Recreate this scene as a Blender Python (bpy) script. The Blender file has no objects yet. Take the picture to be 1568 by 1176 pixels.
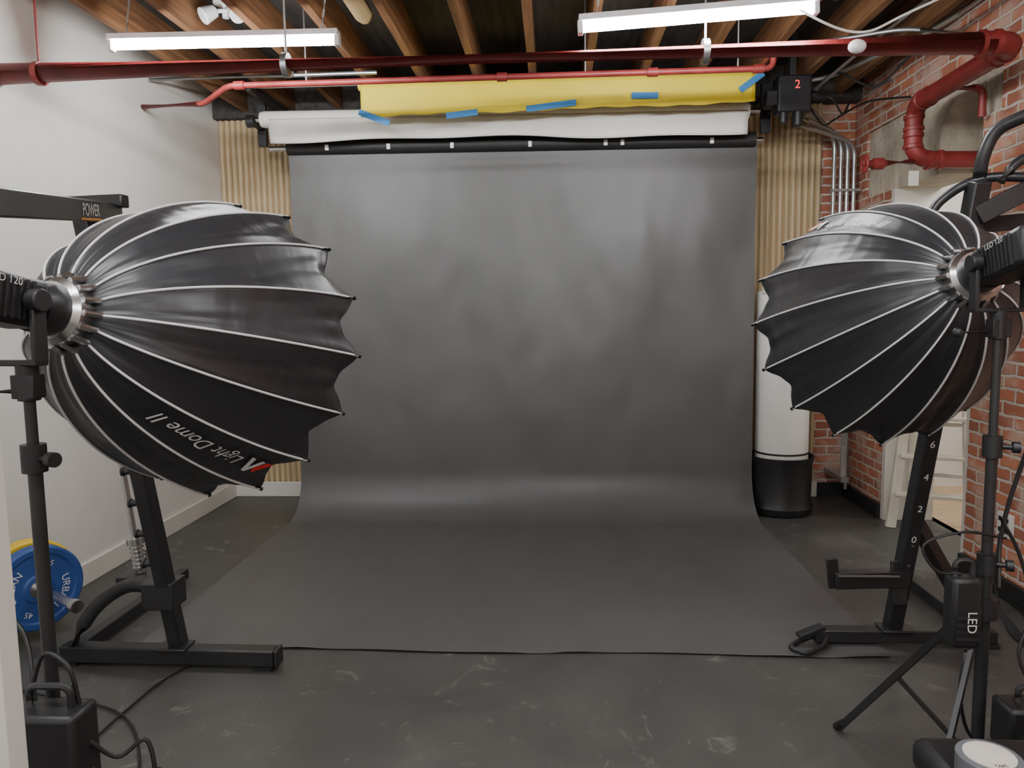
import bpy, bmesh, math, random
from mathutils import Vector, Matrix, noise
random.seed(4)
V=Vector
# ------------------------------------------------------------------ materials
def new_mat(name):
    m=bpy.data.materials.new(name); m.use_nodes=True
    nt=m.node_tree; b=nt.nodes['Principled BSDF']
    return m,nt,b
def lk(nt,a,b): nt.links.new(a,b)
def mat(name,col,rough=0.5,metal=0.0,var=0.15,vscale=6.0,bump=0.0,bscale=60.0,stretch=(1,1,1),spec=0.5,detail=4,emit=None,estr=0,bdist=.01):
    m,nt,b=new_mat(name)
    geo=nt.nodes.new('ShaderNodeNewGeometry')
    mp=nt.nodes.new('ShaderNodeMapping'); mp.inputs['Scale'].default_value=stretch
    lk(nt,geo.outputs['Position'],mp.inputs['Vector'])
    n=nt.nodes.new('ShaderNodeTexNoise'); n.inputs['Scale'].default_value=vscale; n.inputs['Detail'].default_value=detail
    lk(nt,mp.outputs[0],n.inputs['Vector'])
    r=nt.nodes.new('ShaderNodeValToRGB')
    r.color_ramp.elements[0].position=0.3; r.color_ramp.elements[1].position=0.7
    r.color_ramp.elements[0].color=(*[max(0,c*(1-var)) for c in col],1)
    r.color_ramp.elements[1].color=(*[min(1,c*(1+var)) for c in col],1)
    lk(nt,n.outputs['Fac'],r.inputs[0]); lk(nt,r.outputs[0],b.inputs['Base Color'])
    b.inputs['Roughness'].default_value=rough; b.inputs['Metallic'].default_value=metal
    b.inputs['Specular IOR Level'].default_value=spec
    if bump:
        n2=nt.nodes.new('ShaderNodeTexNoise'); n2.inputs['Scale'].default_value=bscale; n2.inputs['Detail'].default_value=3
        lk(nt,mp.outputs[0],n2.inputs['Vector'])
        bp=nt.nodes.new('ShaderNodeBump'); bp.inputs['Strength'].default_value=bump; bp.inputs['Distance'].default_value=bdist
        lk(nt,n2.outputs['Fac'],bp.inputs['Height']); lk(nt,bp.outputs[0],b.inputs['Normal'])
    if emit:
        b.inputs['Emission Color'].default_value=(*emit,1); b.inputs['Emission Strength'].default_value=estr
    return m
def brick_mat():
    m,nt,b=new_mat('brick')
    geo=nt.nodes.new('ShaderNodeNewGeometry'); sp=nt.nodes.new('ShaderNodeSeparateXYZ'); lk(nt,geo.outputs['Position'],sp.inputs[0])
    ad=nt.nodes.new('ShaderNodeMath'); lk(nt,sp.outputs[0],ad.inputs[0]); lk(nt,sp.outputs[1],ad.inputs[1])
    cb=nt.nodes.new('ShaderNodeCombineXYZ'); lk(nt,ad.outputs[0],cb.inputs[0]); lk(nt,sp.outputs[2],cb.inputs[1])
    dn=nt.nodes.new('ShaderNodeTexNoise'); dn.inputs['Scale'].default_value=14; lk(nt,geo.outputs['Position'],dn.inputs['Vector'])
    mxv=nt.nodes.new('ShaderNodeVectorMath'); mxv.operation='MULTIPLY_ADD'
    lk(nt,dn.outputs['Color'],mxv.inputs[0]); mxv.inputs[1].default_value=(0.024,0.024,0); lk(nt,cb.outputs[0],mxv.inputs[2])
    br=nt.nodes.new('ShaderNodeTexBrick'); lk(nt,mxv.outputs[0],br.inputs['Vector'])
    br.inputs['Scale'].default_value=1; br.inputs['Brick Width'].default_value=0.21; br.inputs['Row Height'].default_value=0.072
    br.inputs['Mortar Size'].default_value=0.010; br.inputs['Mortar Smooth'].default_value=0.3; br.inputs['Bias'].default_value=-0.1
    br.inputs['Color1'].default_value=(0.55,0.20,0.11,1); br.inputs['Color2'].default_value=(0.32,0.115,0.075,1); br.inputs['Mortar'].default_value=(0.60,0.52,0.45,1)
    n=nt.nodes.new('ShaderNodeTexNoise'); n.inputs['Scale'].default_value=5; n.inputs['Detail'].default_value=8; lk(nt,geo.outputs['Position'],n.inputs['Vector'])
    r=nt.nodes.new('ShaderNodeValToRGB'); r.color_ramp.elements[0].position=0.50; r.color_ramp.elements[1].position=0.62
    lk(nt,n.outputs['Fac'],r.inputs[0])
    mx=nt.nodes.new('ShaderNodeMixRGB'); lk(nt,br.outputs['Color'],mx.inputs[1]); mx.inputs[2].default_value=(0.60,0.47,0.38,1)
    ml=nt.nodes.new('ShaderNodeMath'); ml.operation='MULTIPLY'; ml.inputs[1].default_value=0.65; lk(nt,r.outputs[0],ml.inputs[0]); lk(nt,ml.outputs[0],mx.inputs[0])
    lk(nt,mx.outputs[0],b.inputs['Base Color']); b.inputs['Roughness'].default_value=0.85
    inv=nt.nodes.new('ShaderNodeMath'); inv.operation='SUBTRACT'; inv.inputs[0].default_value=1; lk(nt,br.outputs['Fac'],inv.inputs[1])
    a2=nt.nodes.new('ShaderNodeMath'); a2.operation='MULTIPLY_ADD'; lk(nt,n.outputs['Fac'],a2.inputs[0]); a2.inputs[1].default_value=0.8; lk(nt,inv.outputs[0],a2.inputs[2])
    bp=nt.nodes.new('ShaderNodeBump'); bp.inputs['Strength'].default_value=0.8; bp.inputs['Distance'].default_value=0.012
    lk(nt,a2.outputs[0],bp.inputs['Height']); lk(nt,bp.outputs[0],b.inputs['Normal'])
    return m
def floor_mat():
    m,nt,b=new_mat('rubber_floor')
    geo=nt.nodes.new('ShaderNodeNewGeometry')
    n=nt.nodes.new('ShaderNodeTexNoise'); n.inputs['Scale'].default_value=1.6; n.inputs['Detail'].default_value=9; n.inputs['Roughness'].default_value=0.65; n.inputs['Distortion'].default_value=0.6
    lk(nt,geo.outputs['Position'],n.inputs['Vector'])
    r=nt.nodes.new('ShaderNodeValToRGB'); e=r.color_ramp.elements
    e[0].position=0.25; e[0].color=(0.052,0.051,0.047,1); e[1].position=0.58; e[1].color=(0.078,0.076,0.069,1)
    x=e.new(0.72); x.color=(0.12,0.115,0.10,1)
    lk(nt,n.outputs['Fac'],r.inputs[0])
    n2=nt.nodes.new('ShaderNodeTexNoise'); n2.inputs['Scale'].default_value=3.0; n2.inputs['Detail'].default_value=12; n2.inputs['Roughness'].default_value=0.72; n2.inputs['Distortion'].default_value=3.0
    lk(nt,geo.outputs['Position'],n2.inputs['Vector'])
    r2=nt.nodes.new('ShaderNodeValToRGB'); r2.color_ramp.elements[0].position=0.58; r2.color_ramp.elements[1].position=0.74
    lk(nt,n2.outputs['Fac'],r2.inputs[0])
    mx=nt.nodes.new('ShaderNodeMixRGB'); lk(nt,r2.outputs[0],mx.inputs[0]); lk(nt,r.outputs[0],mx.inputs[1]); mx.inputs[2].default_value=(0.23,0.22,0.19,1)
    lk(nt,mx.outputs[0],b.inputs['Base Color'])
    r3=nt.nodes.new('ShaderNodeMapRange'); r3.inputs['To Min'].default_value=0.32; r3.inputs['To Max'].default_value=0.6; lk(nt,n.outputs['Fac'],r3.inputs[0]); lk(nt,r3.outputs[0],b.inputs['Roughness'])
    n3=nt.nodes.new('ShaderNodeTexNoise'); n3.inputs['Scale'].default_value=90; lk(nt,geo.outputs['Position'],n3.inputs['Vector'])
    bp=nt.nodes.new('ShaderNodeBump'); bp.inputs['Strength'].default_value=0.12; bp.inputs['Distance'].default_value=0.005; lk(nt,n3.outputs['Fac'],bp.inputs['Height']); lk(nt,bp.outputs[0],b.inputs['Normal'])
    return m
M={}
M['brick']=brick_mat(); M['floor']=floor_mat()
M['white_wall']=mat('white_wall_paint',(0.78,0.76,0.715),0.6,var=0.02,bump=0.05)
M['plaster']=mat('aged_plaster',(0.46,0.41,0.32),0.9,var=0.25,vscale=3.5,bump=0.8,bscale=12,bdist=.03)
M['slat']=mat('slat_wood',(0.55,0.42,0.25),0.5,var=0.16,vscale=3,stretch=(9,9,0.5))
M['trim']=mat('white_trim',(0.72,0.70,0.64),0.5,var=0.03)
M['blacktrim']=mat('black_trim',(0.02,0.02,0.02),0.5)
M['joist']=mat('joist_wood',(0.24,0.115,0.052),0.7,var=0.4,vscale=4,stretch=(8,0.6,8),bump=0.2)
M['deck']=mat('ceiling_deck',(0.06,0.054,0.050),0.85,var=0.4,vscale=4,stretch=(6,0.7,6))
M['paper']=mat('grey_seamless_paper',(0.092,0.0915,0.089),0.47,var=0.05,vscale=2.0,bump=0.17,bscale=3.0,stretch=(1.7,.6,0.9),spec=0.55,bdist=.03)
M['blackpaper']=mat('black_roll',(0.014,0.014,0.014),0.6)
M['whitepaper']=mat('white_paper',(0.78,0.765,0.72),0.6,var=0.03)
M['yellow']=mat('yellow_paper',(0.80,0.62,0.03),0.6,var=0.04)
M['blue_tape']=mat('blue_tape',(0.04,0.22,0.52),0.6,var=0.1)
M['red_pipe']=mat('red_painted_pipe',(0.23,0.027,0.025),0.45,var=0.25,vscale=8,bump=0.08)
M['chrome']=mat('brushed_metal',(0.62,0.62,0.62),0.25,1.0,var=0.05)
M['galv']=mat('galvanized',(0.50,0.51,0.52),0.35,0.9,var=0.12)
M['piping']=mat('white_piping',(0.72,0.72,0.72),0.5,var=0.03)
M['lining']=mat('white_lining',(0.82,0.82,0.82),0.5,var=0.02)
M['blackm']=mat('black_powdercoat',(0.022,0.022,0.023),0.38,var=0.2,bump=0.05)
M['plastic']=mat('black_plastic',(0.016,0.016,0.017),0.45,var=0.2)
M['cable']=mat('black_cable',(0.012,0.012,0.012),0.5)
M['wcable']=mat('white_cable',(0.75,0.75,0.72),0.5)
M['tube']=mat('fluorescent_tube',(1,1,1),0.5,emit=(0.97,0.985,1.0),estr=158)
M['housing']=mat('fixture_housing',(0.75,0.75,0.75),0.4)
M['ink']=mat('white_ink',(0.75,0.75,0.75),0.5)
M['redink']=mat('red_ink',(0.7,0.02,0.02),0.5)
M['redled']=mat('red_led',(0.8,0.02,0.02),0.5,emit=(1,0.05,0.05),estr=1.5)
M['blue']=mat('blue_rubber',(0.025,0.075,0.27),0.5,var=0.08)
M['yrub']=mat('yellow_rubber',(0.75,0.50,0.02),0.5,var=0.08)
M['ladder']=mat('ladder_paint',(0.70,0.66,0.56),0.6,var=0.12)
M['wood_floor']=mat('light_wood_floor',(0.52,0.38,0.23),0.45,var=0.2,stretch=(1,8,1))
M['tape']=mat('grey_tape',(0.16,0.17,0.19),0.45,var=0.05)
M['core']=mat('cardboard_core',(0.75,0.70,0.62),0.7)
M['cream']=mat('cream_pipe',(0.50,0.36,0.18),0.6)
M['orange']=mat('orange_sticker',(0.8,0.3,0.02),0.5)
def nylon():
    m,nt,b=new_mat('black_nylon')
    uv=nt.nodes.new('ShaderNodeUVMap')
    mp=nt.nodes.new('ShaderNodeMapping'); mp.inputs['Scale'].default_value=(1.2,1.3,1); mp.inputs['Rotation'].default_value=(0,0,.25); lk(nt,uv.outputs[0],mp.inputs[0])
    n=nt.nodes.new('ShaderNodeTexNoise'); n.inputs['Scale'].default_value=1.8; n.inputs['Detail'].default_value=.8; n.inputs['Distortion'].default_value=0.3; lk(nt,mp.outputs[0],n.inputs['Vector'])
    mp2=nt.nodes.new('ShaderNodeMapping'); mp2.inputs['Scale'].default_value=(9,0.5,1); lk(nt,uv.outputs[0],mp2.inputs[0])
    n2=nt.nodes.new('ShaderNodeTexNoise'); n2.inputs['Scale'].default_value=1.8; n2.inputs['Detail'].default_value=.5; lk(nt,mp2.outputs[0],n2.inputs['Vector'])
    ad=nt.nodes.new('ShaderNodeMath'); ad.operation='MULTIPLY_ADD'; lk(nt,n2.outputs['Fac'],ad.inputs[0]); ad.inputs[1].default_value=.35; lk(nt,n.outputs['Fac'],ad.inputs[2])
    bp=nt.nodes.new('ShaderNodeBump'); bp.inputs['Strength'].default_value=0.30; bp.inputs['Distance'].default_value=0.03
    lk(nt,ad.outputs[0],bp.inputs['Height']); lk(nt,bp.outputs[0],b.inputs['Normal'])
    b.inputs['Base Color'].default_value=(0.022,0.022,0.025,1); b.inputs['Roughness'].default_value=0.40
    b.inputs['Specular IOR Level'].default_value=0.55
    return m
M['nylon']=nylon()
# ------------------------------------------------------------------ geometry generators -> (verts,faces)
def basis(d,up=(0,0,1)):
    d=V(d).normalized(); u=V(up)
    if abs(d.dot(u))>0.99: u=V((0,1,0)) if abs(d.y)<0.9 else V((1,0,0))
    s=d.cross(u).normalized(); t=s.cross(d).normalized()
    return d,s,t
def g_box(c,s,rot=None):
    c=V(c); vs=[]
    for x in(-.5,.5):
        for y in(-.5,.5):
            for z in(-.5,.5):
                p=V((x*s[0],y*s[1],z*s[2]))
                if rot: p=rot@p
                vs.append(c+p)
    return vs,[(0,1,3,2),(4,6,7,5),(0,4,5,1),(2,3,7,6),(0,2,6,4),(1,5,7,3)]
def g_b(x0,x1,y0,y1,z0,z1): return g_box(((x0+x1)/2,(y0+y1)/2,(z0+z1)/2),(abs(x1-x0),abs(y1-y0),abs(z1-z0)))
def g_beam(p1,p2,w,h,up=(0,0,1)):
    p1=V(p1);p2=V(p2); d,s,t=basis(p2-p1,up); vs=[]
    for p in(p1,p2):
        for a,b in((-.5,-.5),(.5,-.5),(.5,.5),(-.5,.5)): vs.append(p+s*a*w+t*b*h)
    return vs,[(3,2,1,0),(4,5,6,7),(0,1,5,4),(1,2,6,5),(2,3,7,6),(3,0,4,7)]
def g_cyl(p1,p2,r1,r2=None,n=24):
    if r2 is None:r2=r1
    p1=V(p1);p2=V(p2); d,s,t=basis(p2-p1); vs=[]
    for p,r in((p1,r1),(p2,r2)):
        for i in range(n):
            a=2*math.pi*i/n; vs.append(p+s*math.cos(a)*r+t*math.sin(a)*r)
    fs=[(i,(i+1)%n,n+(i+1)%n,n+i) for i in range(n)]
    fs+= [tuple(range(n))[::-1],tuple(range(n,2*n))]
    return vs,fs
def g_lathe(prof,o,axis=(0,0,1),n=32,cap=True):
    o=V(o); d,s,t=basis(axis); vs=[];fs=[]
    for r,z in prof:
        for i in range(n):
            a=2*math.pi*i/n; vs.append(o+d*z+s*math.cos(a)*r+t*math.sin(a)*r)
    k=len(prof)
    for j in range(k-1):
        for i in range(n):
            fs.append((j*n+i,j*n+(i+1)%n,(j+1)*n+(i+1)%n,(j+1)*n+i))
    if cap:
        fs.append(tuple(range(n))[::-1]); fs.append(tuple(range((k-1)*n,k*n)))
    return vs,fs
def g_sphere(c,r,n=16,m=10,sc=(1,1,1)):
    vs=[];fs=[];c=V(c)
    for j in range(1,m):
        th=math.pi*j/m
        for i in range(n):
            a=2*math.pi*i/n; vs.append(c+V((r*sc[0]*math.sin(th)*math.cos(a),r*sc[1]*math.sin(th)*math.sin(a),r*sc[2]*math.cos(th))))
    for j in range(m-2):
        for i in range(n): fs.append((j*n+i,(j+1)*n+i,(j+1)*n+(i+1)%n,j*n+(i+1)%n))
    fs.append(tuple(range(n))); fs.append(tuple(range((m-2)*n,(m-1)*n))[::-1])
    return vs,fs
def fillet(pts,rad,k=6):
    pts=[V(p) for p in pts]; out=[pts[0]]
    for i in range(1,len(pts)-1):
        a,b,c=pts[i-1],pts[i],pts[i+1]
        r=min(rad,(a-b).length*.45,(c-b).length*.45)
        p=b+(a-b).normalized()*r; q=b+(c-b).normalized()*r
        for j in range(k+1):
            t=j/k; out.append(p*(1-t)**2+b*2*t*(1-t)+q*t*t)
    out.append(pts[-1]); return out
def catmull(pts,k=8):
    pts=[V(p) for p in pts]; P=[pts[0]*2-pts[1]]+pts+[pts[-1]*2-pts[-2]]; out=[]
    for i in range(1,len(P)-2):
        for j in range(k):
            t=j/k; a,b,c,d=P[i-1],P[i],P[i+1],P[i+2]
            out.append(0.5*((2*b)+(c-a)*t+(2*a-5*b+4*c-d)*t*t+(3*b-a-3*c+d)*t**3))
    out.append(pts[-1]); return out
def g_tube(pts,r,n=10):
    pts=[V(p) for p in pts]; vs=[];fs=[]
    prev=None
    for i,p in enumerate(pts):
        d=(pts[min(i+1,len(pts)-1)]-pts[max(i-1,0)]).normalized()
        if prev is None: _,s,t=basis(d)
        else:
            s=(prev-d*prev.dot(d)).normalized(); t=d.cross(s)
        prev=s
        rr=r[i] if isinstance(r,(list,tuple)) else r
        for j in range(n):
            a=2*math.pi*j/n; vs.append(p+s*math.cos(a)*rr+t*math.sin(a)*rr)
    for i in range(len(pts)-1):
        for j in range(n): fs.append((i*n+j,i*n+(j+1)%n,(i+1)*n+(j+1)%n,(i+1)*n+j))
    fs.append(tuple(range(n))[::-1]); fs.append(tuple(range((len(pts)-1)*n,len(pts)*n)))
    return vs,fs
def g_grid(fn,nu,nv):
    vs=[V(fn(i/nu,j/nv)) for j in range(nv+1) for i in range(nu+1)]
    fs=[(j*(nu+1)+i,j*(nu+1)+i+1,(j+1)*(nu+1)+i+1,(j+1)*(nu+1)+i) for j in range(nv) for i in range(nu)]
    return vs,fs
def g_text(s,size,fn,shear=0.0):
    cu=bpy.data.curves.new('t','FONT'); cu.body=s; cu.size=size; cu.align_x='CENTER'; cu.align_y='CENTER'; cu.shear=shear
    ob=bpy.data.objects.new('t',cu); bpy.context.scene.collection.objects.link(ob)
    dg=bpy.context.evaluated_depsgraph_get(); me=bpy.data.meshes.new_from_object(ob.evaluated_get(dg))
    vs=[V(fn(v.co.x,v.co.y)) for v in me.vertices]; fs=[tuple(p.vertices) for p in me.polygons]
    bpy.data.objects.remove(ob); bpy.data.curves.remove(cu); bpy.data.meshes.remove(me)
    return vs,fs
def plane_fn(o,ux,uy):
    o=V(o);ux=V(ux).normalized();uy=V(uy).normalized()
    return lambda x,y:o+ux*x+uy*y
def make(name,geoms,m,parent=None,bevel=0,smooth=True,recalc=True,solid=0,ang=0.6):
    vs=[];fs=[]
    for g in geoms:
        o=len(vs); vs+=list(g[0]); fs+=[tuple(i+o for i in f) for f in g[1]]
    me=bpy.data.meshes.new(name); me.from_pydata([tuple(v) for v in vs],[],fs); me.update()
    bm=bmesh.new(); bm.from_mesh(me)
    if recalc: bmesh.ops.recalc_face_normals(bm,faces=bm.faces)
    for e in bm.edges:
        if len(e.link_faces)==2: e.smooth=e.calc_face_angle(0)<ang
    for f in bm.faces: f.smooth=smooth
    bm.to_mesh(me); bm.free()
    me.materials.append(M[m] if isinstance(m,str) else m)
    ob=bpy.data.objects.new(name,me); bpy.context.scene.collection.objects.link(ob)
    if solid:
        md=ob.modifiers.new('s','SOLIDIFY'); md.thickness=solid
    if bevel:
        md=ob.modifiers.new('b','BEVEL'); md.width=bevel; md.segments=2; md.limit_method='ANGLE'; md.angle_limit=0.7
    if parent:
        ob.parent=parent.o; ob.matrix_parent_inverse=Matrix.Translation(-parent.loc)
    return ob
class Grp:
    def __init__(s,name,loc):
        s.loc=V(loc); s.o=bpy.data.objects.new(name,None); s.o.location=loc; s.o.empty_display_size=0.1
        bpy.context.scene.collection.objects.link(s.o)
    def add(s,name,m,*geoms,**k): return make(name,geoms,m,parent=s,**k)

# ------------------------------------------------------------------ room shell
XL,XR,YB,YF,ZC=-2.82,2.45,6.3,-2.6,3.5
make('floor',[g_b(XL-.2,XR+.4,YF-.2,YB+.5,-.1,0)],'floor')
make('wall_left',[g_b(XL-.15,XL,YF,YB+.3,0,ZC)],'white_wall')
make('wall_front',[g_b(XL-.15,XR+.35,YF-.15,YF,0,ZC)],'white_wall')
make('wall_back',[g_b(XL-.15,XR+.35,YB,YB+.15,0,ZC)],'brick')
make('wall_right',[g_b(XR,XR+.35,YF,4.47,0,2.66),g_b(XR,XR+.35,YF,4.30,2.66,ZC),g_b(XR,XR+.35,4.30,YB,2.93,ZC),
                   g_b(XR,XR+.35,5.60,YB,0,2.43),g_b(XR,XR+.35,6.05,YB,2.43,2.93)],'brick')
def lintel():
    y0,y1,z0,z1=4.30,6.05,2.43,2.93
    gs=[g_b(XR+.02,XR+.33,4.98,y1,z0,z1),g_b(XR+.02,XR+.33,y0,4.47,2.66,z1),g_b(XR+.25,XR+.33,4.47,4.98,z0,z1)]
    n=10
    for i in range(n):
        a0=math.pi*i/n;a1=math.pi*(i+1)/n
        ya,yb=4.725-.255*math.cos(a0),4.725-.255*math.cos(a1)
        za,zb=2.62+.24*math.sin(a0),2.62+.24*math.sin(a1)
        p=[(XR+.02,ya,za),(XR+.02,yb,zb),(XR+.02,yb,z1),(XR+.02,ya,z1)]
        q=[(XR+.26,a[1],a[2]) for a in p]
        gs.append(([V(v) for v in p+q],[(0,1,2,3),(7,6,5,4),(0,4,5,1),(2,6,7,3),(1,5,6,2),(3,7,4,0)]))
    return gs
make('trim_1',lintel(),'plaster',smooth=False)
make('floor_hall',[g_b(XR+.35,XR+3.2,3.6,6.6,-.1,0)],'wood_floor')
make('wall_hall_far',[g_b(XR+3.2,XR+3.3,3.6,6.6,0,ZC)],'white_wall')
make('wall_hall_back',[g_b(XR+.35,XR+3.3,6.6,6.7,0,ZC)],'white_wall')
make('wall_hall_front',[g_b(XR+.35,XR+3.3,3.5,3.6,0,ZC)],'white_wall')
make('ceiling_hall',[g_b(XR+.35,XR+3.3,3.5,6.7,3.2,3.3)],'white_wall')
make('door_frame_1',[g_b(XR+.0,XR+.36,5.55,5.60,0,2.43),g_b(XR+.0,XR+.36,4.47,4.50,0,2.43)],'trim')
make('ceiling',[g_b(XL-.15,XR+.35,YF-.15,YB+.3,ZC,ZC+.1)],'deck')
jx=[-.14-.40*k for k in range(7)]+[.26+.40*k for k in range(6)]
make('ceiling_joists',[g_b(x-.024,x+.024,YF,YB-.12,3.27,ZC) for x in jx if XL<x-.03],'joist',smooth=False)
make('trim_2',[g_b(XL,XR,YB-.12,YB,3.22,ZC)],'deck')
make('baseboard_left',[g_b(XL,XL+.018,YF,YB,0,.13)],'trim',bevel=.004)
make('baseboard_back',[g_b(XL,2.2,YB-.07,YB-.045,0,.13)],'trim',bevel=.004)
make('baseboard_right',[g_b(XR-.03,XR,5.6,YB,0,.11),g_b(2.2,XR,YB-.03,YB,0,.11),g_b(XR-.03,XR,YF,4.47,0,.11)],'blacktrim')
def slat():
    P=.05; n=int((2.2-XL)/P); vs=[];fs=[]
    cols=[]
    for i in range(n):
        x=XL+i*P
        cols+=[(x,.03),(x+.006,.03),(x+.010,.012),(x+.018,.003),(x+.028,0),(x+.038,.003),(x+.046,.012)]
    cols.append((XL+n*P,.03))
    for z in(.13,3.22):
        for x,d in cols: vs.append(V((x,YB-.05+d,z)))
    k=len(cols)
    fs=[(i,i+1,k+i+1,k+i) for i in range(k-1)]
    return vs,fs
make('wall_panel_slats',[slat()],'slat',recalc=False)
g=Grp('power_outlet',(XR-.01,4.05,.40))
g.add('plate','trim',g_b(XR-.025,XR-.001,3.99,4.11,.34,.47),bevel=.004)
g.add('sockets','blackm',*[g_b(XR-.028,XR-.024,y-.012,y+.012,z-.012,z+.012) for y in(4.02,4.08) for z in(.375,.435)])

# ------------------------------------------------------------------ backdrop: sweep
X0,X1=-2.03,1.52
def sweep_prof():
    p=[(5.73,2.84)]
    for i in range(1,41): p.append((5.73-.02*i/40,2.84-(2.84-.34)*i/40))
    for i in range(1,13):
        a=math.pi/2*i/12; p.append((5.71-.34*(1-math.cos(a)),.344-.34*math.sin(a)))
    for i in range(1,29): p.append((5.37-(5.37-3.31)*i/28,.004))
    return p
PR=sweep_prof()
def sw(u,v):
    f=v*(len(PR)-1); i=min(int(f),len(PR)-2); t=f-i
    y=PR[i][0]*(1-t)+PR[i+1][0]*t; z=PR[i][1]*(1-t)+PR[i+1][1]*t
    x=X0+(X1-X0)*u
    if z>.3:
        w=min(1,(2.84-z)*1.5)*min(1,(z-.3)*2)
        y-=w*(.016*math.sin(x*3.1+1.3*math.sin(z*1.7))+.005*math.sin(x*7.3+z*2.2)+.014*noise.noise(V((x*3.0,0,z*1.3)))+.006*noise.noise(V((x*6+3,1,z*3.5))))
    elif z<.01:
        fr=max(0,1-(y-3.31)/.35)
        z+=.004*fr*(1+math.sin(x*9+math.sin(x*5)*2))*.8 + .0028*(.5+noise.noise(V((x*2,y*5,0))))
        y+=.012*fr*math.sin(x*4)
    return (x,y,z)
make('backdrop_paper',[g_grid(sw,140,190)],'paper',recalc=False,ang=2)
g=Grp('backdrop_roll_black',(-.25,5.7,2.86))
g.add('roll','blackpaper',g_cyl((-2.03,5.72,2.865),(1.50,5.72,2.835),.054,n=32))
g.add('core','chrome',g_cyl((-2.17,5.72,2.86),(1.56,5.72,2.83),.02))
cl=[]
for u in(505,601,699,818,932,957,1090):
    x=-2.03+(u-440)*.00493; z=2.86-(x+2.03)*.0085
    cl.append(g_b(x-.014,x+.014,5.655,5.675,z-.03,z+.012))
g.add('clips','ink',*cl,bevel=.003)
g=Grp('backdrop_roll_white',(-.35,5.6,3.04))
g.add('roll','whitepaper',g_lathe([(.03,0),(.055,0),(.06,.03),(.06,3.57),(.055,3.6),(.03,3.6)],(-2.18,5.6,3.05),(3.6,0,-.04),n=32))
g.add('core','chrome',g_cyl((-2.22,5.6,3.05),(1.50,5.6,3.01),.018))
def wsheet(u,v):
    x=-2.10+3.50*u; zt=3.04-.010*(x+2.1)
    z=zt-v*(.165+.012*math.sin(x*2.3)+.006*math.sin(x*6))
    return (x,5.54-.012*math.sin(v*3)+.01*v*math.sin(x*5),z)
g.add('hanging_sheet','whitepaper',g_grid(wsheet,80,8),solid=.002,recalc=False)
g=Grp('backdrop_roll_yellow',(0,5.32,3.15))
def ysheet(u,v):
    x=-1.34+2.72*u; zt=3.195-.004*(x+1.34)
    bot=2.965+.025*u+.006*math.sin(x*5)+.004*math.sin(x*23)
    return (x,5.28+.008*math.sin(x*4)*v,zt*(1-v)+bot*v)
g.add('sheet','yellow',g_grid(ysheet,80,6),solid=.002,recalc=False)
g.add('roll','yellow',g_cyl((-1.36,5.32,3.19),(1.42,5.32,3.18),.035,n=28))
tp=[]
for u0,v0,u1,v1 in((550,172,597,190),(686,182,735,178),(810,176,886,169),(970,162,1010,163),(1132,160,1166,137)):
    f=lambda u,v:V((-1.35+(u-550)*.00451,5.262,3.10+(150-v)*.0047+(u-550)*.00002))
    tp.append((f(u0,v0),f(u1,v1)))
g.add('tape_strips','blue_tape',*[g_beam(a,b,.003,.042) for a,b in tp])
g=Grp('crossbar',(-.4,5.4,3.24))
g.add('bar','chrome',g_cyl((-2.17,5.42,3.245),(1.40,5.42,3.235),.022))
g.add('brackets','blackm',g_b(-2.20,-2.17,5.39,6.2,3.20,3.265),g_b(1.40,1.43,5.39,6.2,3.20,3.265))
for xm in(-2.26,1.60):
    g=Grp('backdrop_bracket',(xm,5.7,3.0))
    g.add('rail','blackm',g_b(xm-.035,xm+.035,5.80,5.84,2.90,3.26),g_b(xm-.03,xm+.03,5.84,6.24,3.14,3.18),bevel=.003)
    g.add('hooks','blackm',g_b(xm-.02,xm+.02,5.60,5.82,3.02,3.06),g_lathe([(.02,-.03),(.045,-.03),(.045,.03),(.02,.03)],(xm,5.60,3.04),(1,0,0),20),bevel=.003)
g=Grp('motor_controller',(1.68,5.5,3.05))
g.add('housing','plastic',g_b(1.57,1.80,5.40,5.55,2.95,3.20),bevel=.012)
g.add('pods','plastic',g_cyl((1.62,5.44,2.96),(1.62,5.44,2.88),.03),g_cyl((1.72,5.44,2.96),(1.72,5.44,2.86),.035),g_b(1.50,1.58,5.42,5.54,3.0,3.1),bevel=.004)
g.add('digit','redled',g_text('2',.08,plane_fn((1.70,5.397,3.13),(1,0,0),(0,0,1))),recalc=False)
g.add('mount','blackm',g_b(1.66,1.70,5.44,5.52,3.19,3.5))

# ------------------------------------------------------------------ pipes
PY=3.75
g=Grp('sprinkler_pipe',(0,PY,2.83))
main=fillet([(XL+.005,PY,2.835),(2.20,PY,2.825),(2.24,4.85,2.83),(2.24,4.85,2.50),(2.66,4.85,2.49)],.12,8)
g.add('pipe','red_pipe',g_tube(main,.052,24))
def coupling(c,ax,r=.066,l=.09): return g_lathe([(.04,-l/2),(r,-l/2),(r,-l/2+.02),(r-.008,-l/2+.025),(r-.008,l/2-.025),(r,l/2-.02),(r,l/2),(.04,l/2)],c,ax,24)
g.add('couplings','red_pipe',coupling((2.06,PY,2.826),(1,0,0),.060),coupling((2.208,PY+.16,2.827),(0,1,0),.060),coupling((2.235,4.70,2.83),(0,1,0),.060),
   coupling((2.24,4.85,2.72),(0,0,1),.060),coupling((2.24,4.85,2.61),(0,0,1),.060),coupling((2.37,4.85,2.495),(1,0,0),.060))
g.add('drain_stub','red_pipe',g_tube(fillet([(2.24,4.85,2.49),(2.02,4.80,2.47),(1.93,4.80,2.47)],.04),.022,14),g_tube(fillet([(2.22,4.4,2.80),(2.40,4.4,2.80),(2.40,4.4,2.64)],.05),.02,14))
ring=[]
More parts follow.
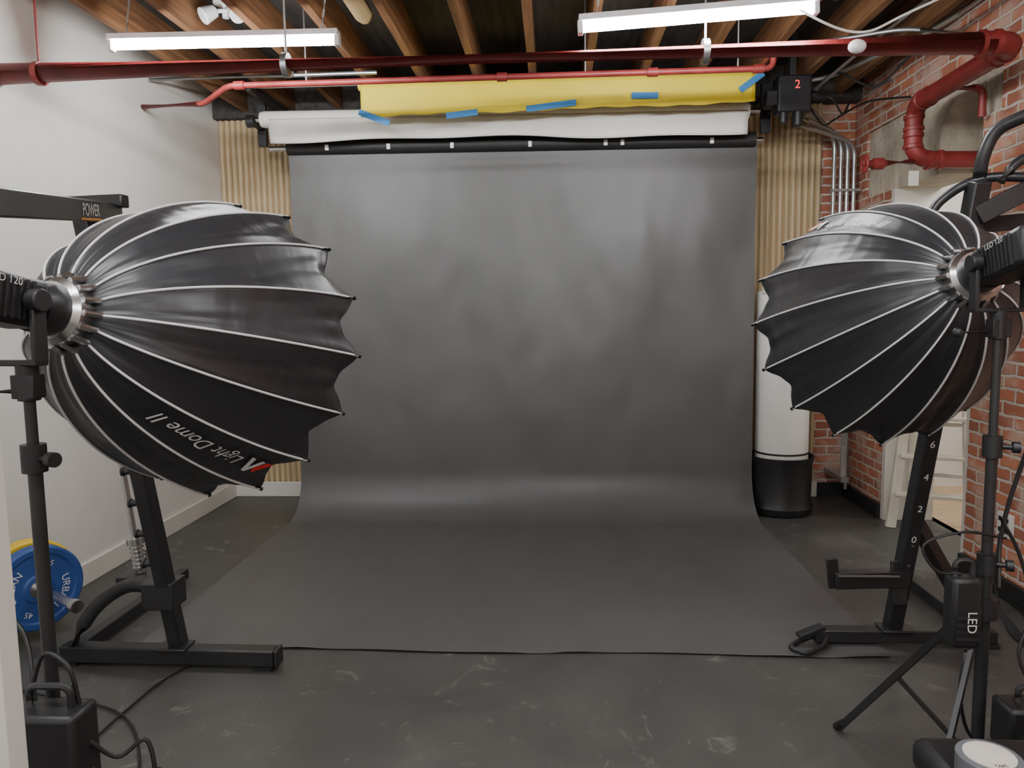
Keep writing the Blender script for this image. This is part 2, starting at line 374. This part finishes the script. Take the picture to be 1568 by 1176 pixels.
for i in range(25):
    a=2*math.pi*i/24; ring.append((1.93,4.80+.05*math.cos(a),2.47+.05*math.sin(a)))
g.add('valve_wheel','red_pipe',g_tube(ring,.008,8),g_cyl((1.92,4.80,2.47),(2.06,4.80,2.47),.012),g_cyl((1.98,4.80,2.47),(2.04,4.80,2.47),.035),g_beam((1.93,4.75,2.47),(1.93,4.85,2.47),.008,.008),g_beam((1.93,4.80,2.42),(1.93,4.80,2.52),.008,.008,up=(0,1,0)))
g.add('tag','trim',g_b(2.19,2.25,4.78,4.785,2.33,2.42))
hg=[]
for x in(-2.60,-1.32,.74): hg+= [g_cyl((x,PY,2.88),(x,PY,3.5),.006,n=8),g_lathe([(.050,-.015),(.058,-.015),(.058,.015),(.050,.015)],(x,PY,2.83),(1,0,0),24)]
g.add('hangers','red_pipe',*hg[:2]); g.add('clamps','galv',*hg[2:])
g=Grp('small_red_pipe',(-.4,4.6,3.0))
g.add('pipe','red_pipe',g_tube(fillet([(XL+.005,5.1,3.03),(-2.22,4.75,2.94),(-1.99,4.6,3.0),(1.30,4.6,3.0),(1.31,4.6,3.10),(1.31,4.9,3.10)],.05),.018,14))
g.add('fittings','red_pipe',*[g_cyl((x-.03,4.6,3.0),(x+.03,4.6,3.0),.026,n=16) for x in(-1.92,-.3,.6,1.22)])
g.add('hangers','galv',*[g_cyl((x,4.6,3.0),(x,4.6,3.5),.005,n=8) for x in(-1.5,.2,1.1)])
g=Grp('electrical_conduit',(2.2,6.1,2.0))
cs=[]
for i in range(4):
    x=2.225+.052*i
    cs.append(g_tube(fillet([(1.80,5.65+.03*i,3.10-.055*i),(1.95+.02*i,5.9,3.10-.055*i),(x,6.12,2.93-.02*i),(x,6.12-.02*(i%2),1.2 if i<3 else .1)],.12,8),.017,12))
g.add('tubes','galv',*cs)
g.add('straps','galv',g_b(2.2,2.42,6.09,6.145,2.5,2.52),g_b(2.2,2.42,6.09,6.145,1.9,1.92))
g.add('stub','galv',g_tube([(2.30,5.95,.2),(2.30,5.95,.78)],.02,12),g_b(2.27,2.33,5.9,6.27,.2,.24))
g=Grp('ceiling_conduit',(2,4.5,3.2))
g.add('tubes','galv',g_tube(fillet([(2.33,2.6,3.22),(2.25,4.6,3.20),(1.95,5.5,3.2),(1.74,5.60,3.2)],.2),.014,10),
   g_tube(fillet([(2.42,3.6,3.12),(1.9,4.1,3.23),(1.5,4.2,3.23)],.2),.014,10),
   g_tube(fillet([(2.40,4.2,3.0),(2.05,4.6,3.2),(1.6,4.9,3.23)],.1),.012,10),
   g_tube(fillet([(2.1,2.6,3.24),(2.0,4.9,3.24),(1.85,5.5,3.12)],.2),.011,10))
g.add('black_cables','cable',g_tube(catmull([(1.82,5.5,3.05),(1.95,5.4,3.2),(2.15,5.2,3.05),(2.3,4.9,3.2),(2.43,4.6,3.1)]),.008,8),
   g_tube(catmull([(1.82,5.5,3.12),(1.9,5.3,3.0),(2.05,5.5,2.95),(2.2,5.7,3.1),(2.42,5.6,3.2)]),.007,8),
   g_tube(catmull([(1.82,5.5,3.0),(1.95,5.6,2.9),(2.1,5.8,2.98),(2.25,5.6,3.05),(2.42,5.3,3.0)]),.007,8))
g.add('white_cables','wcable',g_tube(catmull([(1.95,3.3,3.25),(1.90,3.5,3.05),(1.62,3.66,2.93),(1.45,3.68,2.87),(1.25,3.66,2.92),(1.0,3.68,3.1),(.98,3.7,3.27)]),.006,8))
g.add('camera_pod','housing',g_sphere((1.42,3.66,2.80),.032,sc=(1.3,1,1)))
g=Grp('ceiling_conduit',(-2,5.2,3.24))
g.add('tube','galv',g_tube(fillet([(XL+.01,5.2,3.24),(-1.6,5.2,3.24),(-1.2,5.2,3.24)],.2),.014,10))
g=Grp('insulated_pipe',(-1.10,3,3.34))
g.add('pipe','cream',g_tube([(-1.10,YF+.01,3.34),(-1.10,4.45,3.34),(-1.10,4.50,3.34)],[.055,.055,.045],20))
g=Grp('ceiling_spotlight',(-1.92,4.5,3.42))
g.add('base','housing',g_cyl((-1.94,4.5,3.5),(-1.94,4.5,3.44),.07),g_cyl((-1.94,4.5,3.45),(-1.94,4.5,3.36),.02))
g.add('heads','housing',g_lathe([(.02,-.05),(.035,-.04),(.05,.04),(.045,.045)],(-2.02,4.45,3.37),(-.6,-.5,-.5),20),g_lathe([(.02,-.05),(.035,-.04),(.05,.04),(.045,.045)],(-1.86,4.45,3.37),(.6,-.5,-.5),20),g_cyl((-2.02,4.47,3.39),(-1.86,4.47,3.39),.012))

# ------------------------------------------------------------------ fluorescent fixtures
def fluo(p1,p2):
    p1=V(p1);p2=V(p2); c=(p1+p2)/2; d=(p2-p1).normalized()
    g=Grp('fluorescent_light',c)
    up=V((0,0,1))
    g.add('housing','housing',g_beam(p1-d*.02+up*.038,p2+d*.02+up*.038,.07,.03),g_beam(p1-d*.025,p1,.05,.06),g_beam(p2,p2+d*.025,.05,.06),bevel=.004)
    g.add('tube_lamp','tube',g_cyl(p1,p2,.023,n=12))
    ch=[]
    for q in(p1.lerp(p2,.06),p1.lerp(p2,.94)):
        a=q+up*.05; b=V((q.x+.07,q.y,3.5))
        n=12
        for i in range(n):
            s=a.lerp(b,i/n);e=a.lerp(b,(i+1.15)/n) if i<n-1 else b
            ch.append(g_beam(s,e,.010 if i%2 else .003,.003 if i%2 else .010))
    g.add('chains','galv',*ch)
fluo((-2.35,4.0,3.045),(-1.14,4.0,3.03))
fluo((.15,3.68,2.935),(1.22,3.68,2.985))
for x,y in((-1.9,1.0),(.4,1.0),(-1.9,-1.2),(.4,-1.2)):  # extra fixtures out of view, added to light the softboxes and floor
    fluo((x,y,3.03),(x+1.2,y,3.03))

# ------------------------------------------------------------------ paper roll in bin
cx,cy=1.765,5.80
b=Grp('trash_can',(cx,cy,0))
b.add('bin','plastic',g_lathe([(.20,0),(.235,.01),(.245,.06),(.225,.10),(.232,.40),(.245,.43),(.248,.45),(.235,.45),(.220,.40),(.213,.10),(.05,.03)],(cx,cy,0),n=48))
g=Grp('paper_roll',(cx,cy,.03))
g.add('roll','whitepaper',g_lathe([(.06,.035),(.19,.035),(.200,.05),(.200,1.70),(.196,1.72),(.06,1.72)],(cx,cy,0),n=48))
g.add('dark_roll','tape',g_cyl((cx+.19,cy+.19,.46),(cx+.19,cy+.19,1.73),.055))
g.add('inner_roll','whitepaper',g_cyl((cx-.13,cy-.08,1.70),(cx-.13,cy-.08,1.82),.06,n=24))
g.add('band','cable',g_lathe([(.200,.47),(.202,.47),(.202,.485),(.200,.485)],(cx,cy,0),n=48,cap=False))

# ------------------------------------------------------------------ softbox lights
def softbox_light(ring,axis,roll0,logo_th,logo_s,foot_ang,hub,rl,lock1,dx,L=.60,R=.448):
    a,s_,t_=basis(axis)
    e1=t_; e2=a.cross(e1).normalized()
    ring=V(ring)
    pv=ring-a*.13
    g=Grp('softbox_light',(pv.x+dx,pv.y,0))
    NR=16; da=2*math.pi/NR
    def prof(s):
        s=min(1,max(0,s)); return .55*s**.56+.45*(1-(1-s)**1.9)**.62
    def S(s,th,off=0.0,sag=1.0):
        k=((th-roll0)/da); fr=k-math.floor(k); ph=(fr-.5)*da
        m=math.cos(ph*NR/2)
        r=.07+(R-.07)*prof(s)
        f=math.cos(da/2)/math.cos(ph)
        f*=1-sag*.018*m
        edge=max(0,(s-.86)/.14)
        f*=1-sag*.045*m*edge**1.5
        ss=s-sag*.075*m*m*max(0,(s-.55)/.45)**2
        r=r*f+off
        r+=.003*sag*m*max(0,(s-.5)/.5)*math.sin(fr*17+s*6+math.floor(k)*1.7)
        return ring+a*(ss*L+.02)+ (e1*math.cos(th)+e2*math.sin(th))*r
    NU=NR*14; NV=40
    vs=[];fs=[];uvs=[]
    for j in range(NV+1):
        s=(j/NV)**1.6
        for i in range(NU+1): vs.append(S(s,roll0+2*math.pi*i/NU)); uvs.append((s,i/NU*NR))
    for j in range(NV):
        for i in range(NU): fs.append((j*(NU+1)+i,j*(NU+1)+i+1,(j+1)*(NU+1)+i+1,(j+1)*(NU+1)+i))
    ob=g.add('fabric','nylon',(vs,fs),recalc=False,ang=.9)
    uvl=ob.data.uv_layers.new(name='UVMap')
    for lp in ob.data.loops: uvl.data[lp.index].uv=uvs[lp.vertex_index]
    vs=[];NV2=18
    for j in range(NV2+1):
        s=(j/NV2)**1.6
        for i in range(NU+1): vs.append(S(s,roll0+2*math.pi*i/NU,-.008))
    fs=[(j*(NU+1)+i,(j+1)*(NU+1)+i,(j+1)*(NU+1)+i+1,j*(NU+1)+i+1) for j in range(NV2) for i in range(NU)]
    g.add('lining','lining',(vs,fs),recalc=False,ang=.9)
    rim=[S(1,roll0+2*math.pi*i/NU,-.003) for i in range(NU+1)]
    g.add('rim_edge','nylon',g_tube(rim,.004,6))
    dis=[S(.90,roll0+2*math.pi*i/NU,-.014) for i in range(NU)]
    c=sum(dis,V((0,0,0)))/NU
    g.add('diffuser','lining',(dis+[c-a*.01],[(i,(i+1)%NU,NU) for i in range(NU)]))
    rb=[];tips=[]
    for k in range(NR):
        th=roll0+k*da
        rb.append(g_tube([S((j/40)**1.6,th,.002) for j in range(1,41)],.0032,8))
        p=S(1,th,0); q=S(.96,th,-.002); tips.append(g_tube([q,p+(p-q).normalized()*.008],.007,8))
    g.add('seam_piping','piping',*rb); g.add('rib_tips','plastic',*tips)
    def fn(x,y):
        s=logo_s-x/L*.86
        th=logo_th+y/(.07+(R-.07)*prof(s))
        return S(min(.97,max(.05,s)),th,.008)
    g.add('lettering','ink',g_text('Light Dome II',.056,fn,shear=.35),recalc=False)
    def poly(pts): return ([V(fn(x,y)) for x,y in pts],[tuple(range(len(pts)))])
    g.add('mark','ink',poly([(-.240,-.03),(-.222,-.03),(-.196,.03),(-.212,.03)]),poly([(-.212,.03),(-.196,.03),(-.172,-.03),(-.190,-.03)]),recalc=False)
    g.add('mark_red','redink',poly([(-.280,-.03),(-.250,-.03),(-.230,.01),(-.245,.025)]),recalc=False)
    g.add('speed_ring','chrome',g_lathe([(.052,-.03),(.066,-.03),(.078,-.018),(.080,.012),(.072,.03),(.066,.034),(.052,.034)],ring,a,40),
        *[g_cyl(ring+(e1*math.cos(t)+e2*math.sin(t))*.078+a*-.01,ring+(e1*math.cos(t)+e2*math.sin(t))*.092+a*.03,.008,n=8) for t in [roll0+k*da for k in range(NR)]])
    g.add('ring_collar','plastic',g_lathe([(.03,-.075),(.055,-.075),(.058,-.03),(.063,-.028)],ring,a,32))
    rot=Matrix((e2,a,e1)).transposed()
    g.add('lamp_body','plastic',g_box(ring-a*.185,(.105,.22,.105),rot),bevel=.016)
    g.add('cooling_fins','blackm',*[g_box(ring-a*(.12+.016*k),(.112,.006,.085),rot) for k in range(9)])
    g.add('lamp_label','ink',g_text('LED 120',.022,plane_fn(ring-a*.19+e2*.0575+e1*.034,a,e1)),g_text('LED 120',.022,plane_fn(ring-a*.19-e2*.0575+e1*.034,a*-1,e1)),recalc=False)
    sx=e2; up=V((0,0,1))
    g.add('yoke','plastic',g_beam(pv+sx*.070+e1*.02,pv+sx*.070-up*.13,.012,.034,up=a),g_beam(pv-sx*.070+e1*.02,pv-sx*.070-up*.13,.012,.034,up=a),g_beam(pv+sx*.075-up*.13,pv-sx*.075-up*.13,.034,.012),
         g_cyl(pv+sx*.09,pv+sx*.06,.024),g_cyl(pv-sx*.09,pv-sx*.06,.024),bevel=.003)
    jt=pv-up*.16+V((dx,0,0))
    g.add('tilt_bracket','plastic',g_cyl(jt+up*.03,jt-up*.05,.022),g_box(jt-up*.02,(.05,.04,.05)),g_tube([jt+V((-.03,0,-.03)),jt+V((-.12,-.02,-.03))],.006,8),g_sphere(jt+V((-.12,-.02,-.03)),.014),bevel=.002)
    px,py=jt.x,jt.y; zt=jt.z-.04
    g.add('pole','blackm',g_cyl((px,py,lock1-.02),(px,py,zt),.0115,n=16),g_cyl((px,py,hub+.1),(px,py,lock1),.0145,n=16),g_cyl((px,py,.12),(px,py,hub+.12),.0175,n=16))
    pc=[]
    for z in (lock1,hub+.12): pc+=[g_cyl((px,py,z-.03),(px,py,z+.03),.025),g_cyl((px,py,z),(px+.055,py-.02,z),.007),g_cyl((px+.045,py-.016,z),(px+.062,py-.022,z),.016)]
    g.add('locks','plastic',g_cyl((px,py,hub-.04),(px,py,hub+.02),.032),g_cyl((px,py,.24),(px,py,.28),.028),*pc)
    lg=[];ft=[]
    for k in range(3):
        t=math.radians(foot_ang+120*k); o=V((math.cos(t),math.sin(t),0))
        f0=V((px,py,hub-.01))+o*.03; f1=V((px,py,.02))+o*rl
        lg.append(g_beam(f0,f1,.012,.022)); m=f0.lerp(f1,.52)
        lg.append(g_beam(V((px,py,.26))+o*.02,m,.008,.016)); ft.append(g_lathe([(.006,-.03),(.014,-.03),(.016,.02),(.008,.024)],f1-V((0,0,-.01)),o*.6-V((0,0,.6)),12))
    g.add('legs','blackm',*lg); g.add('feet','plastic',*ft)
    return (px,py)
R_=math.radians
pL=softbox_light((-1.12,1.62,1.61),(.10,.58,-.11),R_(3),R_(149),.47,100,.42,.55,1.30,.03)
pR=softbox_light((1.225,2.25,1.68),(-.025,.55,-.14),R_(1),R_(-33),.50,106.5,.74,.60,1.20,0)
def ballast(name,c,s,txt=None):
    g=Grp(name,c); c=V(c)
    g.add('case','plastic',g_box(c,s),bevel=.012)
    g.add('ribs','blackm',*[g_box(c+V((0,-s[1]/2-.002,s[2]*(-.35+.1*k))),(s[0]*.8,.008,.008)) for k in range(4)])
    g.add('handle','blackm',g_tube(fillet([c+V((-s[0]*.3,0,s[2]/2)),c+V((-s[0]*.3,0,s[2]/2+.045)),c+V((s[0]*.3,0,s[2]/2+.045)),c+V((s[0]*.3,0,s[2]/2))],.03),.008,8))
    if txt: g.add('label','ink',g_text(txt,.036,plane_fn(c+V((s[0]*.1,-s[1]/2-.008,-.02)),(0,0,-1) ,(1,0,0))),recalc=False)
    g.add('clamp','blackm',g_box(c+V((0,s[1]/2+.01,s[2]*.2)),(.03,.03,.05)))
    return g
ballast('light_power_supply',(pR[0]-.095,pR[1]-.06,.745),(.080,.06,.20),'LED')
ballast('light_power_supply',(pR[0]+.11,pR[1]-.10,.43),(.22,.10,.14))
ballast('light_power_supply',(-1.055,pL[1]-.085,.61),(.15,.09,.36))
g=Grp('power_cable',(pR[0],pR[1],0))
x,y=pR
g.add('cords','cable',g_tube(catmull([(x+.06,y-.2,1.68),(x+.16,y-.1,1.5),(x+.10,y,1.2),(x+.05,y+.02,.95),(x+.02,y-.03,.80)]),.006,8),
  g_tube(catmull([(x-.09,y-.08,.64),(x-.11,y-.1,.52),(x-.06,y-.08,.38),(x+.04,y-.12,.36),(x+.05,y-.12,.38)]),.005,8),
  g_tube(catmull([(x+.05,y-.1,.36),(x+.0,y-.15,.15),(x+.06,y-.12,.02),(x+.25,y+.1,.01),(x+.6,y+.3,.01),(x+1.0,y+.9,.01),(XR-.04,3.9,.02)]),.006,8),
  g_tube(catmull([(x+.02,y-.05,.95),(x-.10,y-.06,.97),(x-.20,y-.05,.93),(x-.17,y-.06,.86),(x-.10,y-.06,.85)]),.004,8),
  g_tube(catmull([(x+.02,y-.02,1.0),(x+.07,y-.03,.9),(x+.10,y-.05,.75),(x+.06,y-.07,.62),(x+.10,y-.1,.51)]),.005,8),
  g_tube(catmull([(XR-.03,4.02,.42),(XR-.15,3.9,.2),(XR-.25,3.6,.02),(x+.9,3.2,.01),(x+.45,2.5,.01),(x+.2,y,.02)]),.006,8))
g=Grp('power_cable',(pL[0],pL[1],0))
x,y=pL
g.add('cords','cable',g_tube(catmull([(x-.10,y-.2,1.62),(x-.18,y-.1,1.3),(x-.14,y,1.0),(x-.04,y-.02,.92),(x+.02,y-.08,.80)]),.005,8),
  g_tube(catmull([(x-.0,y-.07,.80),(x+.03,y-.06,.89),(x+.09,y-.07,.87),(x+.11,y-.07,.78)]),.005,8),
  g_tube(catmull([(x+.12,y-.08,.72),(x+.17,y-.05,.66),(x+.22,y-.02,.68),(x+.24,y-.04,.57),(x+.18,y-.05,.50),(x+.12,y-.06,.54)]),.005,8),
  g_tube(catmull([(x+.12,y-.08,.66),(x+.18,y-.05,.59),(x+.25,y-.02,.61),(x+.27,y-.04,.46),(x+.22,y,.1),(x+.1,y+.1,.01),(x-.2,y+.6,.01),(x-.6,y+1.2,.01),(x-1.2,y+1.4,.01)]),.005,8),
  g_tube(catmull([(x-.1,y+.3,.01),(-1.55,2.1,.01),(-1.73,2.45,.01),(-1.74,2.8,.01),(-1.70,3.06,.012),(-1.60,3.22,.012)]),.005,8))

# ------------------------------------------------------------------ squat stand left
g=Grp('squat_stand',(-1.74,3.17,0))
W=.075
bz=.055
g.add('base_beam','blackm',g_beam((-2.28,3.16,bz),(-1.27,3.14,bz),W,W,up=(0,0,1)),g_b(-1.25,-1.268,3.10,3.18,.015,.095),bevel=.006)
g.add('foot_pads','plastic',g_b(-2.29,-2.20,3.12,3.20,0,.019),g_b(-1.36,-1.28,3.10,3.18,0,.019))
g.add('floor_beams','blackm',g_beam((-2.24,3.14,.05),(-2.24,4.2,.05),.06,.06),g_b(-1.81,-1.67,3.09,3.20,.09,.102),bevel=.005)
up0=V((-1.73,3.16,.09)); up1=V((-1.76,2.72,2.02))
g.add('upright','blackm',g_beam(up0,up1,.06,W,up=(0,1,0)),bevel=.006)
pegs=[]
for k in range(7):
    p=up0.lerp(up1,.22+.075*k); pegs.append(g_cyl(p,p+V((-.065,-.01,0)),.015,n=14)); pegs.append(g_cyl(p+V((-.065,-.01,0)),p+V((-.075,-.011,0)),.020,n=14))
g.add('pegs','blackm',*pegs)
g.add('curved_arm','blackm',g_tube(fillet([(-2.24,3.15,.07),(-2.14,3.18,.26),(-1.98,3.2,.37),(-1.76,3.13,.37)],.12),.032,14),g_b(-1.83,-1.69,3.05,3.18,.30,.42),g_b(-2.05,-1.88,3.22,3.36,.36,.385),bevel=.004)
A=V((-1.30,1.45,1.85)); B=V((-1.80,3.0,2.02))
g.add('top_beam','blackm',g_beam(A,B,.055,.075),g_beam((-2.08,2.98,2.06),(-1.72,2.94,2.06),.05,.05),g_beam((-1.76,2.72,1.95),(-1.80,2.98,2.02),.06,.07),bevel=.005)
d=(B-A).normalized(); sd=V((d.y,-d.x,0)).normalized(); upv=sd.cross(d)
if upv.z<0: upv=-upv
o=A.lerp(B,.72)+sd*.0295
g.add('label','ink',g_text('POWER',.060,plane_fn(o,d,upv)),recalc=False)
g.add('label_stripe','orange',g_box(o-upv*.030,(.002,.24,.006),Matrix((sd,d,upv)).transposed()))
hub=V((-2.60,3.42,.265)); n=V((.85,-.5,-.03)).normalized()
g.add('plate_horn','chrome',g_cyl(hub-n*.10,hub+n*.40,.022,n=20),g_cyl(hub+n*.39,hub+n*.43,.030,n=20))
g=Grp('barbell',(-1.98,3.28,.39))
bd=(V((-2.10,3.22,1.95))-V((-1.97,3.30,.39))).normalized(); b0=V((-1.965,3.29,.39))
g.add('bar','chrome',g_cyl(b0+bd*.15,b0+bd*1.50,.014,n=16)); g.add('sleeve','chrome',g_cyl(b0,b0+bd*.15,.025,n=20),*[g_cyl(b0+bd*(.02+.02*k),b0+bd*(.03+.02*k),.031,n=20) for k in range(6)])
g.add('collar','chrome',g_cyl(b0+bd*.14,b0+bd*.17,.038,n=20))
def plate(name,c,m,r,w,ax):
    c=V(c); ax=V(ax).normalized()
    g=Grp(name,c)
    g.add('disc',m,g_lathe([(.026,-w/2),(r-.01,-w/2),(r,-w/2+.01),(r,w/2-.01),(r-.01,w/2),(r-.035,w/2),(r-.045,w/2-.008),(.075,w/2-.008),(.065,w/2),(.026,w/2)],c,ax,56),)
    g.add('hub_ring','chrome',g_lathe([(.025,-w/2-.001),(.045,-w/2-.001),(.045,w/2+.002),(.025,w/2+.002)],c,ax,28))
    t=V((0,0,1)); t=(t-ax*t.dot(ax)).normalized(); s=t.cross(ax)
    def arc(txt,rr,a0,sz):
        def fn(x,y):
            ang=a0-x/rr; q=rr+y
            return c+ax*(w/2-.005)+s*math.cos(ang)*q+t*math.sin(ang)*q
        return g_text(txt,sz,fn)
    g.add('lettering','tape' if m=='yrub' else 'ink',arc('URBAN',.125,math.radians(165),.05),arc('45',.13,math.radians(65),.04),arc('URBAN',.125,math.radians(-20),.05),arc('45',.13,math.radians(245),.04),recalc=False)
plate('weight_plate',hub+n*.03,'blue',.212,.07,n)
plate('weight_plate',hub-n*.055+V((0,0,.0)),'yrub',.225,.07,n)

# ------------------------------------------------------------------ squat stand right
g=Grp('squat_stand',(1.6,3.45,0))
g.add('base_beam','blackm',g_beam((1.22,3.45,.05),(2.05,3.45,.05),.07,.06),g_beam((2.0,3.42,.05),(2.0,4.3,.05),.06,.06),bevel=.005)
g.add('foot_plate','blackm',g_tube(fillet([(1.24,3.45,.04),(1.13,3.42,.02),(1.08,3.36,.02),(1.14,3.30,.02),(1.24,3.36,.03),(1.28,3.43,.05)],.05),.012,10),g_beam((1.14,3.42,.05),(1.26,3.44,.09),.05,.02),g_b(2.0,2.06,3.41,3.49,0,.02),bevel=.002)
u0=V((1.585,3.46,.06)); u1=V((1.60,2.93,2.06))
g.add('upright','blackm',g_beam(u0,u1,.062,.075,up=(0,1,0)),g_b(1.52,1.66,3.39,3.50,.08,.092),bevel=.006)
dd=(u1-u0).normalized(); fr=V((0,-1,0))-dd*V((0,-1,0)).dot(dd); fr.normalize()
tx=[]
for z,s in((1.02,'6'),(.87,'4'),(.72,'2'),(.57,'0')):
    p=u0.lerp(u1,(z-.06)/2.0)+fr*.0395; tx.append(g_text(s,.045,plane_fn(p,(1,0,0),dd)))
g.add('numbers','ink',*tx,recalc=False)
hl=[]
for k in range(3):
    p=u0.lerp(u1,.14+.05*k)+fr*.037; hl.append(g_cyl(p,p+fr*.004,.007,n=12))
g.add('holes','chrome',*hl)
g.add('spotter_arm','blackm',g_beam((1.26,3.33,.36),(1.60,3.36,.36),.06,.075),g_beam((1.265,3.33,.32),(1.25,3.33,.46),.05,.018,up=(0,1,0)),g_beam((1.56,3.34,.24),(1.56,3.36,.44),.07,.02,up=(0,1,0)),bevel=.004)
g.add('arm_liner','galv',g_b(1.27,1.54,3.295,3.299,.385,.393))
g.add('brace','blackm',g_beam((1.63,3.36,.62),(2.02,3.60,.08),.055,.055),g_beam((1.62,3.0,1.9),(2.25,3.1,1.95),.05,.06),bevel=.004)
g.add('pullup_bars','blackm',g_tube(catmull([(1.44,3.0,1.90),(1.50,3.0,2.0),(1.62,2.95,2.07),(1.82,2.9,2.06),(2.2,2.9,2.04)]),.018,12),
   g_tube(fillet([(1.61,2.95,2.04),(1.60,2.92,2.14),(1.63,2.9,2.24),(1.72,2.8,2.28),(2.1,2.7,2.26)],.05),.024,14),
   g_tube(fillet([(1.66,2.9,2.05),(1.72,2.9,2.13),(2.0,2.85,2.18),(2.3,2.8,2.2)],.05),.018,12),
   g_b(1.72,1.95,2.80,2.84,1.82,1.94),g_beam((1.60,2.93,1.93),(1.84,2.9,2.06),.03,.07),bevel=.003)

# ------------------------------------------------------------------ ladder
g=Grp('step_ladder',(2.64,5.3,0))
a0,a1,b0_,b1=V((2.42,5.36,0)),V((2.88,5.18,0)),V((2.62,5.50,0)),V((3.02,5.34,0))
t0,t1=V((2.56,5.40,1.25)),V((2.86,5.28,1.25))
g.add('rails','ladder',g_beam(a0,t0,.03,.07,up=(1,0,0)),g_beam(a1,t1,.03,.07,up=(1,0,0)),g_beam(b0_,t0+V((.03,.05,0)),.025,.05,up=(1,0,0)),g_beam(b1,t1+V((.03,.05,0)),.025,.05,up=(1,0,0)),bevel=.003)
g.add('steps','ladder',*[g_beam(a0.lerp(t0,k),a1.lerp(t1,k),.09,.025) for k in(.2,.42,.64,.86)],*[g_beam(b0_.lerp(t0,k),b1.lerp(t1,k),.03,.03) for k in(.3,.6)],bevel=.003)
g.add('top_cap','ladder',g_beam(t0+V((-.03,.02,.01)),t1+V((.05,.02,.01)),.16,.03),bevel=.004)
make('paint_bucket',[g_lathe([(.10,0),(.12,.28),(.125,.28),(.125,.30),(.115,.30),(.095,.01),(.01,.01)],(3.15,5.0,0),n=28)],'trim')
g=Grp('office_chair',(3.9,6.1,0))
g.add('seat','blackm',g_box((3.9,6.1,.48),(.45,.45,.07)),g_box((3.9,6.32,.85),(.42,.06,.55)),bevel=.02)
g.add('base','blackm',g_cyl((3.9,6.1,.08),(3.9,6.1,.46),.025),*[g_beam((3.9,6.1,.08),(3.9+.25*math.cos(k*1.2566),6.1+.25*math.sin(k*1.2566),.02),.03,.04) for k in range(5)])

# ------------------------------------------------------------------ foreground: case, tape, board
g=Grp('equipment_case',(1.1,1.62,0))
g.add('shell','plastic',g_b(.87,1.40,1.42,1.76,.02,.50),bevel=.03)
g.add('lid','plastic',g_b(.86,1.41,1.41,1.77,.47,.555),bevel=.03)
g.add('latches','chrome',g_b(.98,1.03,1.40,1.42,.42,.50),g_b(1.24,1.29,1.40,1.42,.42,.50),bevel=.003)
g.add('wheels','blackm',*[g_cyl((x,y,.0+.03),(x+.03,y,.03),.03) for x in(.90,1.34) for y in(1.46,1.72)])
g=Grp('gaffer_tape_roll',(.955,1.60,.556))
TX,TY=.955,1.60
g.add('tape','tape',g_lathe([(.040,0),(.064,0),(.066,.002),(.066,.046),(.064,.048),(.040,.048)],(TX,TY,.557),n=48))
g.add('core','core',g_lathe([(.036,0),(.052,0),(.052,.050),(.036,.050)],(TX,TY,.557),n=48))
g.add('label','cable',g_text('TAPE',.013,lambda x,y:V((TX,TY,.6085))+V((math.cos(math.pi*1.5+x/.044),math.sin(math.pi*1.5+x/.044),0))*(.044-y)),recalc=False)
make('foam_board',[g_b(-1.05,-.805,.98,1.02,0,1.9)],'trim',bevel=.003)

ld=bpy.data.lights.new('hall_fill','AREA'); ld.energy=60; ld.size=1.0; lo=bpy.data.objects.new('hall_fill',ld); lo.location=(3.9,5.0,3.15); bpy.context.scene.collection.objects.link(lo)  # unseen area light without a fixture, added to brighten the hall
w=bpy.data.worlds.new('World'); bpy.context.scene.world=w; w.use_nodes=True
w.node_tree.nodes['Background'].inputs[0].default_value=(.8,.85,.9,1); w.node_tree.nodes['Background'].inputs[1].default_value=.3
# ------------------------------------------------------------------ camera
cam=bpy.data.cameras.new('camera'); co=bpy.data.objects.new('camera',cam); bpy.context.scene.collection.objects.link(co)
yw,pt,rl=map(math.radians,(-3.3,5.7,0.8))
F=V((math.sin(yw)*math.cos(pt),math.cos(yw)*math.cos(pt),-math.sin(pt))); Rr=V((math.cos(yw),-math.sin(yw),0)); U=Rr.cross(F)
R2=Rr*math.cos(rl)-U*math.sin(rl); U2=Rr*math.sin(rl)+U*math.cos(rl)
mw=Matrix((R2,U2,-F)).transposed().to_4x4(); mw.translation=V((0,0,1.6)); co.matrix_world=mw
cam.sensor_width=36; cam.lens=36*1130/1568; cam.clip_start=.02
bpy.context.scene.camera=co
